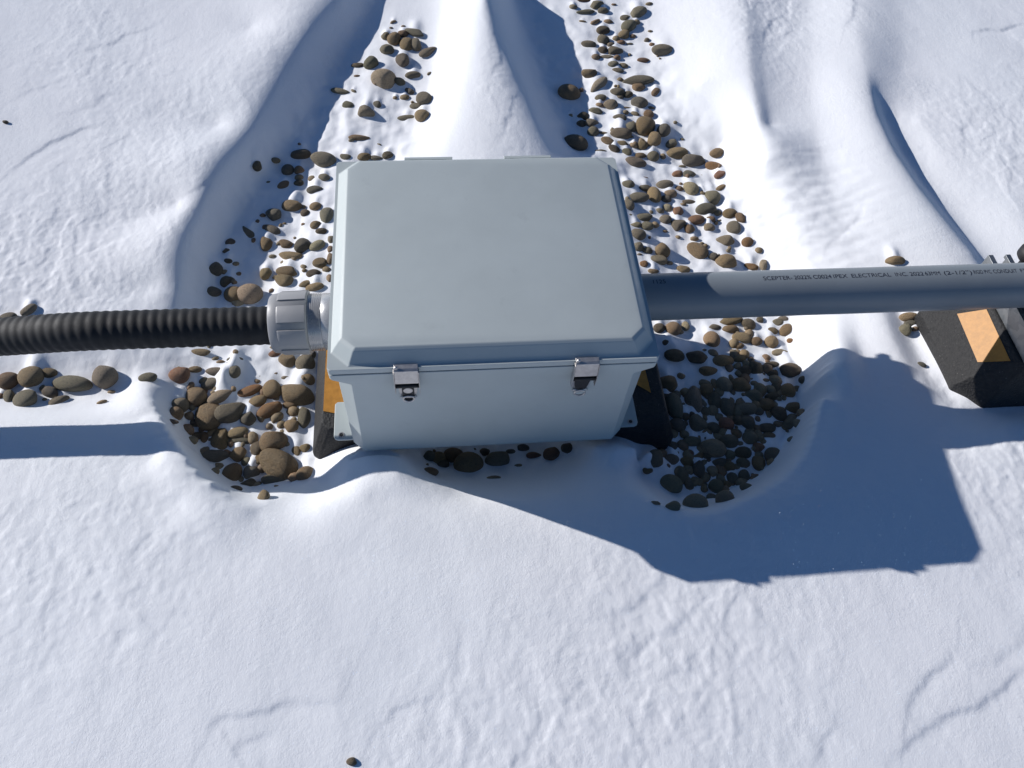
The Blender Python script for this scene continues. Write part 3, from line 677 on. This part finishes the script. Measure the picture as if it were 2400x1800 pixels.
# smaller chips joined into one part
bm = bmesh.new()
def chip(bm, p, a, b, c, ang, seed):
    src = PM[seed % len(PM)]
    g = bmesh.new(); bmesh.ops.create_icosphere(g, subdivisions=2, radius=1.0)
    r = np.random.default_rng(seed)
    Mx = Matrix.Translation(Vector(p) - bedinv) @ Matrix.Rotation(ang, 4, 'Z') @ Matrix.Diagonal((a, b, c, 1))
    d = [Vector(r.normal(size=3)).normalized() for _ in range(4)]
    mp = {}
    for v in g.verts:
        co = v.co.copy()
        for dd in d:
            o = co.dot(dd) - 0.75
            if o > 0: co -= dd * o
        mp[v.index] = bm.verts.new(Mx @ co)
    for f in g.faces: bm.faces.new([mp[v.index] for v in f.verts])
    g.free()
for n_, k in enumerate(rest):
    pb = PEB[k]; chip(bm, pb['p'], pb['a'], pb['b'], pb['c'], pb['ang'], 1000 + n_)
# second layer of stones wedged between the big ones where they lie densest
dens = [pb for pb in PEB if pb['p'][2] < 0.045 and pb['size'] > 500]
DX = np.array([pb['p'][:2] for pb in dens])
ok = [k for k in range(len(dens)) if ((DX - DX[k]) ** 2).sum(1).__lt__(0.06 ** 2).sum() >= 7]
fil = []
for n_ in range(700):
    if len(fil) > 130: break
    b0 = dens[ok[rng.integers(len(ok))]]
    ang_ = rng.uniform(0, 2 * math.pi); rr_ = rng.uniform(0.9, 1.5) * (b0['a'] + b0['b']) / 2
    x = b0['p'][0] + math.cos(ang_) * rr_; y = b0['p'][1] + math.sin(ang_) * rr_
    if hbase(x, y) > 0.034: continue
    r = rng.uniform(0.0065, 0.0115)
    if (((DX - (x, y)) ** 2).sum(1) < (0.010 + r * .4) ** 2).any() or any((x - a) ** 2 + (y - b) ** 2 < .00022 for a, b in fil): continue
    fil.append((x, y))
    chip(bm, (x, y, hbase(x, y) + r * rng.uniform(0.0, 0.35)), r * rng.uniform(1, 1.5), r, r * 0.85, rng.uniform(0, 3), 9000 + n_)
# fine gravel scattered among the big stones
big = [PEB[k] for k in range(len(PEB)) if PEB[k]['size'] > 700]
for n_ in range(150):
    b0 = big[rng.integers(len(big))]
    x = b0['p'][0] + rng.normal() * 0.02; y = b0['p'][1] + rng.normal() * 0.02
    if hbase(x, y) > 0.045: continue
    r = rng.uniform(0.0025, 0.0055)
    chip(bm, (x, y, zsurf(x, y) + r * 0.15), r * rng.uniform(1, 1.6), r, r * 0.8, rng.uniform(0, 3), 5000 + n_)
fg = from_bm('pebble_chips', bm, MAT['pebble_small'], bed, smooth=True); fg['kind'] = 'stuff'

# ------------------------------------------------------------ rubber support blocks
def block(name, x, y0, y1, label):
    t = empty(name, (x, (y0 + y1) / 2, 0)); tag(t, label, 'support block', 'black rubber support blocks')
    L = (y1 - y0) / 2
    hb, ht, zt = 0.085, 0.062, 0.0975
    bm = bmesh.new()
    def ring(hx, hy, z, c=0.012): return octo(hx, hy, c, z)
    loft(bm, [ring(hb, L, 0.0), ring(hb, L, 0.032), ring(ht, L - 0.018, zt)])
    o = bevel(from_bm('rubber_body', bm, MAT['rubber'], t), 0.003, 2)
    return t
def tape(parent, quad, z=0.0981):
    bm = bmesh.new(); px, py = parent.location.x, parent.location.y
    loft(bm, [[(x - px, y - py, z) for x, y in quad], [(x - px, y - py, z + 0.0006) for x, y in quad]])
    return from_bm('reflective_tape', bm, MAT['orange'], parent)
b1 = block('rubber_block', -0.206, -0.152, 0.115, 'black rubber block under the left side of the enclosure, orange tape showing')
tape(b1, [(-0.266, -0.100), (-0.222, -0.112), (-0.222, 0.045), (-0.266, 0.030)])
b2 = block('rubber_block', 0.240, -0.156, 0.115, 'black rubber block under the right side of the enclosure, mostly in shade')
tape(b2, [(0.236, -0.055), (0.281, -0.092), (0.276, 0.045), (0.236, 0.058)])
BX, BY = 0.9035, -0.028
b3 = empty('rubber_block', (BX, BY, 0)); tag(b3, 'tall black rubber block carrying a steel channel and the grey conduit', 'support block', 'black rubber support blocks')
bm = bmesh.new()
loft(bm, [octo(.0925, .124, .042, 0), octo(.0925, .124, .042, .110), octo(.025, .100, .012, .1925)])
bevel(from_bm('rubber_body', bm, MAT['rubber'], b3), 0.003, 2)
for sx in (-1, 1):                                      # tape on both slopes
    bm = bmesh.new()
    q4 = [(.842, -.090), (.8705, -.113), (.8725, -.006), (.8445, .012)]
    def zs_(x): return .110 + (x - (BX - .0925)) / (.0925 - .025) * .0825
    lo_ = [((x - BX) * -sx if sx > 0 else (x - BX), y - BY, zs_(x) + .0004) for x, y in q4]
    hi_ = [(a - (-.0006 if a > 0 else .0006), b, c + .0006) for a, b, c in lo_]
    loft(bm, [lo_, hi_])
    from_bm('reflective_tape', bm, MAT['orange'], b3)

st = empty('strut_channel', (BX, 0.0, 0.1930)); tag(st, 'galvanised steel channel on the right rubber block under the conduit', 'steel channel')
bm = bmesh.new()
h_ = 0.0206; t_ = 0.0024; l_ = 0.0092; d_ = 0.0405
prof = [(-h_, 0), (h_, 0), (h_, d_), (h_ - l_, d_), (h_ - l_, d_ - .007), (h_ - l_ + t_, d_ - .007), (h_ - l_ + t_, d_ - t_), (h_ - t_, d_ - t_),
        (h_ - t_, t_), (-h_ + t_, t_), (-h_ + t_, d_ - t_), (-h_ + l_ - t_, d_ - t_), (-h_ + l_ - t_, d_ - .007), (-h_ + l_, d_ - .007), (-h_ + l_, d_), (-h_, d_)]
prism_y(bm, prof, -0.215, 0.076)
bevel(from_bm('channel', bm, MAT['galv'], st), 0.0006, 2)
bm = bmesh.new(); lathe(bm, (0.061, 0.074, -.10), (0, 0.0001, 1), [(0, .010), (.128, .010), (.130, .020), (.134, .0235), (.146, .0235), (.152, .020), (.154, .012)], 28)
kn = from_bm('rubber_knob', bm, MAT['blackpart'], st, smooth=True)

# ------------------------------------------------------------ the enclosure
HW, HD = 0.222, 0.198
enc = empty('electrical_enclosure', (0, 0, 0.1)); tag(enc, 'large light grey plastic electrical enclosure with closed lid and two steel latches', 'electrical box')
Z0 = 0.1
def oz(hw, hd, ch, z): return octo(hw, hd, ch, z - Z0)
bm = bmesh.new()
loft(bm, [oz(.212, .178, .016, .1015), oz(.215, .181, .017, .1045), oz(.216, .192, .0215, .312), oz(.2215, .1975, .003, .3335), oz(HW, HD, .003, .3445)])
bevel(from_bm('base', bm, MAT['enclosure'], enc), 0.0012, 3, 12)
bm = bmesh.new(); loft(bm, [oz(HW - .0016, HD - .0016, .003, .3446), oz(HW - .0016, HD - .0016, .003, .3463)])
from_bm('gasket', bm, MAT['gasket'], enc)
bm = bmesh.new()
loft(bm, [oz(HW, HD, .003, .3464), oz(HW, HD, .003, .3573), oz(HW - .0045, HD - .0045, .0235, .3574), oz(HW - .0065, HD - .0075, .0225, .3595),
          oz(HW - .0165, HD - .0175, .0185, .3735), oz(HW - .0205, HD - .0215, .0175, .3765), oz(HW - .026, HD - .027, .016, .3774)])
lid = bevel(from_bm('lid', bm, MAT['enclosure'], enc), 0.0014, 3, 12)
# feet with screws at the four corners
for sx in (-1, 1):
    for sy in (-1, 1):
        bm = bmesh.new()
        X0, X1, Y0, Y1 = 0.185, 0.2465, 0.088, 0.1585
        pr = [(X0, Y0), (X1 - .004, Y0), (X1, Y0 + .004), (X1, Y1 - .007), (X1 - .002, Y1 - .002), (X1 - .007, Y1), (0.207, Y1), (0.196, 0.179), (X0, 0.179)]
        r0 = [(x * sx, y * sy, 0.0004) for x, y in pr]; r1 = [(x * sx, y * sy, 0.0054) for x, y in pr]
        loft(bm, [r0, r1])
        ft = bevel(from_bm('mounting_foot', bm, MAT['enclosure'], enc), 0.0012, 2)
        bm = bmesh.new(); lathe(bm, (0.2345 * sx, 0.1505 * sy, 0.0052), (0, 0.0001, 1), [(0, .0052), (.0010, .0050), (.0012, .0036), (.0004, .0032)], 24)
        from_bm('screw', bm, MAT['steel'], ft)
        bm = bmesh.new(); lathe(bm, (0.2345 * sx, 0.1505 * sy, 0.0052), (0, 0.0001, 1), [(0, .0030), (.0006, .0030)], 16)
        from_bm('hole_shade_disc', bm, MAT['blackpart'], ft)  # flat black disc: the shade inside the foot's hole, put in as colour
# rear corner tabs
for sx in (-1, 1):
    bm = bmesh.new()
    pr = [(0.200, HD - .004), (0.200, 0.2085), (0.2020, 0.2105), (0.2150, 0.2110), (0.2190, 0.2075), (0.2190, HD - .004)]
    loft(bm, [[(x * sx, y, .3360 - Z0) for x, y in pr], [(x * sx, y, .3435 - Z0) for x, y in pr]])
    tb = bevel(from_bm('corner_tab', bm, MAT['enclosure'], enc), 0.001, 2)
    bm = bmesh.new(); lathe(bm, (0.2100 * sx, 0.2050, .3437 - Z0), (0, 0.0001, 1), [(0, .0042), (.0018, .0040), (.0020, .0025), (.0006, .0022)], 20)
    from_bm('screw', bm, MAT['steel'], tb)
# hinges with their slots
for cx in (-0.0785, 0.0825):
    bm = bmesh.new(); w_ = 0.0385
    segs = [(-w_, -0.0285), (-0.0095, -0.0045 + .012), (w_ - 0.012, w_)]
    ztop, zbot = .3435 - Z0, .3355 - Z0
    box(bm, cx - w_, cx + w_, HD - .003, HD + .0095, zbot, ztop)
    hb_ = bevel(from_bm('hinge', bm, MAT['enclosure'], enc), 0.0006, 1)
    bm = bmesh.new(); box(bm, cx - w_, cx + w_, HD + .0175, HD + .0235, zbot, ztop)
    for a_, b_ in ((-w_, -w_ + .011), (-.0065, .0065), (w_ - .011, w_)):
        box(bm, cx + a_ + .0001, cx + b_ - .0001, HD + .0096, HD + .0174, zbot + .0002, ztop - .0002)
    bevel(from_bm('hinge_knuckle', bm, MAT['enclosure'], hb_), 0.0006, 1)
    bm = bmesh.new(); lathe(bm, (cx - w_ - .003, HD + .0115, .3395 - Z0), (1, 0, 0), [(0, .0028), (2 * w_ + .006, .0028)], 14)
    from_bm('hinge_pin', bm, MAT['steel'], hb_, smooth=True)

# latches
def latch(cx):
    y = -HD
    t = None
    bm = bmesh.new()                                   # sheet hooked over the rim, bent down the front
    w_ = 0.0158
    pr = [(y + .0035, .3578), (y + .0035, .3600), (y - .0035, .3600), (y - .0068, .3580), (y - .0085, .3310), (y - .0068, .3308), (y - .0050, .3568), (y - .0018, .3578)]
    loft(bm, [[(cx - w_, a, b - Z0) for a, b in pr], [(cx + w_, a, b - Z0) for a, b in pr]])
    for sg in (-1, 1):
        pl = [(y - .0010, .3560), (y - .0082, .3560), (y - .0092, .3240), (y - .0060, .3020), (y + .0035, .3020)]
        loft(bm, [[(cx + sg * (w_ + .0001), a, b - Z0) for a, b in pl], [(cx + sg * (w_ + .0012), a, b - Z0) for a, b in pl]])
    t = bevel(from_bm('latch', bm, MAT['steel'], enc), 0.0005, 2)
    bm = bmesh.new(); lathe(bm, (cx - w_ + .001, y - .0035, .3625 - Z0), (1, 0, 0), [(0, .0022), (.004, .0022)], 12)
    from_bm('latch_pin', bm, MAT['steel'], t, smooth=True)
    bm = bmesh.new(); lathe(bm, (cx - w_, y - .0045, .3205 - Z0), (1, 0, 0), [(0, .0033), (2 * w_, .0033)], 14)
    from_bm('latch_hinge', bm, MAT['blackpart'], t, smooth=True)
    bm = bmesh.new()                                   # tapered mounting plate on the front face
    def fy(z): return -(.181 + (.192 - .181) * (z - .1045) / (.312 - .1045)) if z < .312 else -(.192 + .0055 * (z - .312) / .0215)
    ring = [(-.0138, .326), (.0138, .326), (.0125, .290), (.0078, .2705), (-.0078, .2705), (-.0125, .290)]
    loft(bm, [[(cx + a, fy(b) + .0005, b - Z0) for a, b in ring], [(cx + a, fy(b) - .0022, b - Z0) for a, b in ring]])
    bevel(from_bm('latch_plate', bm, MAT['steel'], t), 0.0004, 1)
    bm = bmesh.new()                                   # dark lever, with a steel button above and a ring below
    lv = [(-.0082, .3135), (.0082, .3135), (.0082, .281), (.0062, .271), (-.0062, .271), (-.0082, .281)] if cx < 0 else [(-.0118, .3215), (.0118, .3215), (.0095, .294), (.0072, .283), (-.0072, .283), (-.0095, .294)]
    loft(bm, [[(cx + a, fy(b) - .0026, b - Z0) for a, b in lv], [(cx + a, fy(b) - .0052, b - Z0) for a, b in lv]])
    lever = from_bm('latch_lever', bm, MAT['blackpart'], t)
    if cx < 0:
        bm = bmesh.new(); lathe(bm, (cx, fy(.300) - .0050, .300 - Z0), (0, -1, 0.0), [(0, .0066), (.0012, .0064), (.0016, .0052)], 24)
        from_bm('latch_button', bm, MAT['steel'], lever)
    bm = bmesh.new(); zc = .2790 if cx < 0 else .2750
    n = 28; rings = []
    for k in range(n):
        a = 2 * math.pi * k / n; c_ = Vector((cx + math.cos(a) * .0076, fy(zc) - .0068, zc - Z0 + math.sin(a) * .0070)); o = Vector((math.cos(a), 0, math.sin(a)))
        rings.append([tuple(c_ + o * .0015 * math.cos(b) + Vector((0, 1, 0)) * .0015 * math.sin(b)) for b in [2 * math.pi * j / 8 for j in range(8)]])
    loft(bm, rings, closed=True)
    from_bm('latch_ring', bm, MAT['steel'], t, smooth=True)
    bm = bmesh.new(); lathe(bm, (cx - .0115, fy(.28) - .0040, .2800 - Z0), (1, 0, 0), [(0, .0015), (.023, .0015)], 10)
    from_bm('ring_pin', bm, MAT['steel'], t, smooth=True)
latch(-0.1195); latch(0.1225)

# ------------------------------------------------------------ conduit on the right
PY, PZ, PR = -0.0263, 0.2740, 0.0365
con = empty('conduit_pipe', (0.217, PY, PZ)); tag(con, 'thick grey plastic conduit running right from the enclosure, printed with small lettering', 'conduit')
bm = bmesh.new()
lathe(bm, (0, 0, 0), (1, 0, 0), [(0, .0385), (.012, .0385), (.013, PR)] + [(.02 + i * .2, PR) for i in range(12)], 96, cap0=False, cap1=True)
from_bm('pipe', bm, MAT['conduit'], con, smooth=True)
def pipe_text(txt, x0, x1, height=0.0078, a0=R(1), name='printed_word'):
    cu = bpy.data.curves.new('t', 'FONT'); cu.body = txt; cu.size = 1.0
    to = bpy.data.objects.new('t', cu); C.objects.link(to)
    bpy.context.view_layer.update()
    dg = bpy.context.evaluated_depsgraph_get()
    me = bpy.data.meshes.new_from_object(to.evaluated_get(dg))
    bpy.data.objects.remove(to); bpy.data.curves.remove(cu)
    co = np.array([v.co[:] for v in me.vertices]); lo, hi = co[:, 0].min(), co[:, 0].max()
    for v in me.vertices:
        a = a0 + (v.co.y - 0.35) * height / 0.72 / PR; r = PR + 0.00025
        x = x0 + (v.co.x - lo) / (hi - lo) * (x1 - x0)
        v.co = (x - con.location.x, r * math.sin(a), r * math.cos(a))
    me.update()
    return link(name, me, MAT['ink'], con)
for wd, xa, xb in (('SCEPTER-', 1788, 1856), ('2022%', 1861, 1901), ('C0024', 1906, 1949), ('IPEX', 1954, 1987), ('ELECTRICAL', 1997, 2090), ('INC.', 2101, 2130),
                   ('2022', 2136, 2168), ('63MM', 2172, 2208), ('(2-1/2")', 2217, 2283), ('RIGID', 2288, 2310), ('PVC', 2314, 2330), ('CONDUIT', 2335, 2392), ('FT4', 2400, 2420)):
    pipe_text(wd, at(xa, 650, PZ + PR)[0], at(xb, 650, PZ + PR)[0])
pipe_text('1125', at(1531, 661, PZ + PR)[0], at(1560, 661, PZ + PR)[0])

# ------------------------------------------------------------ connector and hose on the left
CY, CZ = -0.0400, 0.2580
ax = Vector((-1, 0.0, -0.01)).normalized()
fit = empty('hose_connector', (-0.214, CY, CZ)); tag(fit, 'grey hose connector with a ribbed nut and threads on the left wall of the enclosure', 'connector')
bm = bmesh.new(); prof = [(0, .0430), (.030, .0430), (.0305, .0420)]
for i in range(7):
    x = .0315 + i * .0027; prof += [(x, .0408), (x + .0014, .0436)]
prof += [(.052, .041)]
lathe(bm, (0, 0, 0), ax, prof, 72)
from_bm('threaded_body', bm, MAT['fitting'], fit, smooth=True)
bm = bmesh.new(); lathe(bm, (0, 0, 0), ax, [(.0005, .046), (.006, .046), (.0065, .0455)], 6)
bevel(from_bm('hex_shoulder', bm, MAT['nut'], fit), .001, 2)
bm = bmesh.new(); lathe(bm, (0, 0, 0), ax, [(.0505, .0400), (.0505, .0450), (.052, .0462), (.094, .0455), (.104, .0440), (.107, .0415), (.107, .0300)], 72)
nut = from_bm('clamp_nut', bm, MAT['nut'], fit, smooth=True)
bevel(nut, .0006, 2, 40)
d_, s_, u_ = frame_of(ax)
for k in range(8):                                      # raised grips round the nut
    a0 = R(45 * k + 6); a1 = R(45 * k + 37)
    bm = bmesh.new(); rings = []
    for tt, rr in ((.0520, .0484), (.0905, .0478), (.0935, .0462)):
        ring = []
        for j in range(7):
            a = a0 + (a1 - a0) * j / 6; ring.append(tuple(d_ * tt + (s_ * math.cos(a) + u_ * math.sin(a)) * rr))
        for j in range(6, -1, -1):
            a = a0 + (a1 - a0) * j / 6; ring.append(tuple(d_ * tt + (s_ * math.cos(a) + u_ * math.sin(a)) * .0445))
        rings.append(ring)
    loft(bm, rings)
    bevel(from_bm('nut_grip', bm, MAT['nut'], nut), .0007, 2)

hose = empty('corrugated_hose', (-0.33, CY, CZ - .002)); tag(hose, 'black corrugated hose running left from the grey connector above the snow', 'hose')
def hp(t):                                              # t metres of run to the left
    x = -0.300 - t
    u = min(max((t - .26) / .24, 0), 1); u = u * u * (3 - 2 * u)
    y = CY - .003 + 0.028 * u + 0.004 * t
    z = CZ - .0012 - 0.046 * u - 0.035 * max(0, t - .5)
    return Vector((x, y, z))
bm = bmesh.new(); rings = []; pitch = 0.0141; N = 8
L_ = 1.75; cnt = int(L_ / pitch * N); hl = hose.location
for i in range(cnt + 1):
    t = i / N * pitch; p = hp(t); dd = (hp(t + .002) - hp(t - .002)).normalized(); d0, s0, u0 = frame_of(dd)
    nseg = 48; ring = []
    for k in range(nseg):
        a = 2 * math.pi * k / nseg
        ph = (t / pitch + a / (2 * math.pi)) % 1.0      # helical ridge
        wv = 0.5 - 0.5 * math.cos(2 * math.pi * ph)
        rr = 0.0280 + 0.0011 * wv ** 0.8
        ring.append(tuple(p + (s0 * math.cos(a) + u0 * math.sin(a)) * rr - hl))
    rings.append(ring)
loft(bm, rings, True, True)
from_bm('hose_jacket', bm, MAT['hose'], hose, smooth=True)
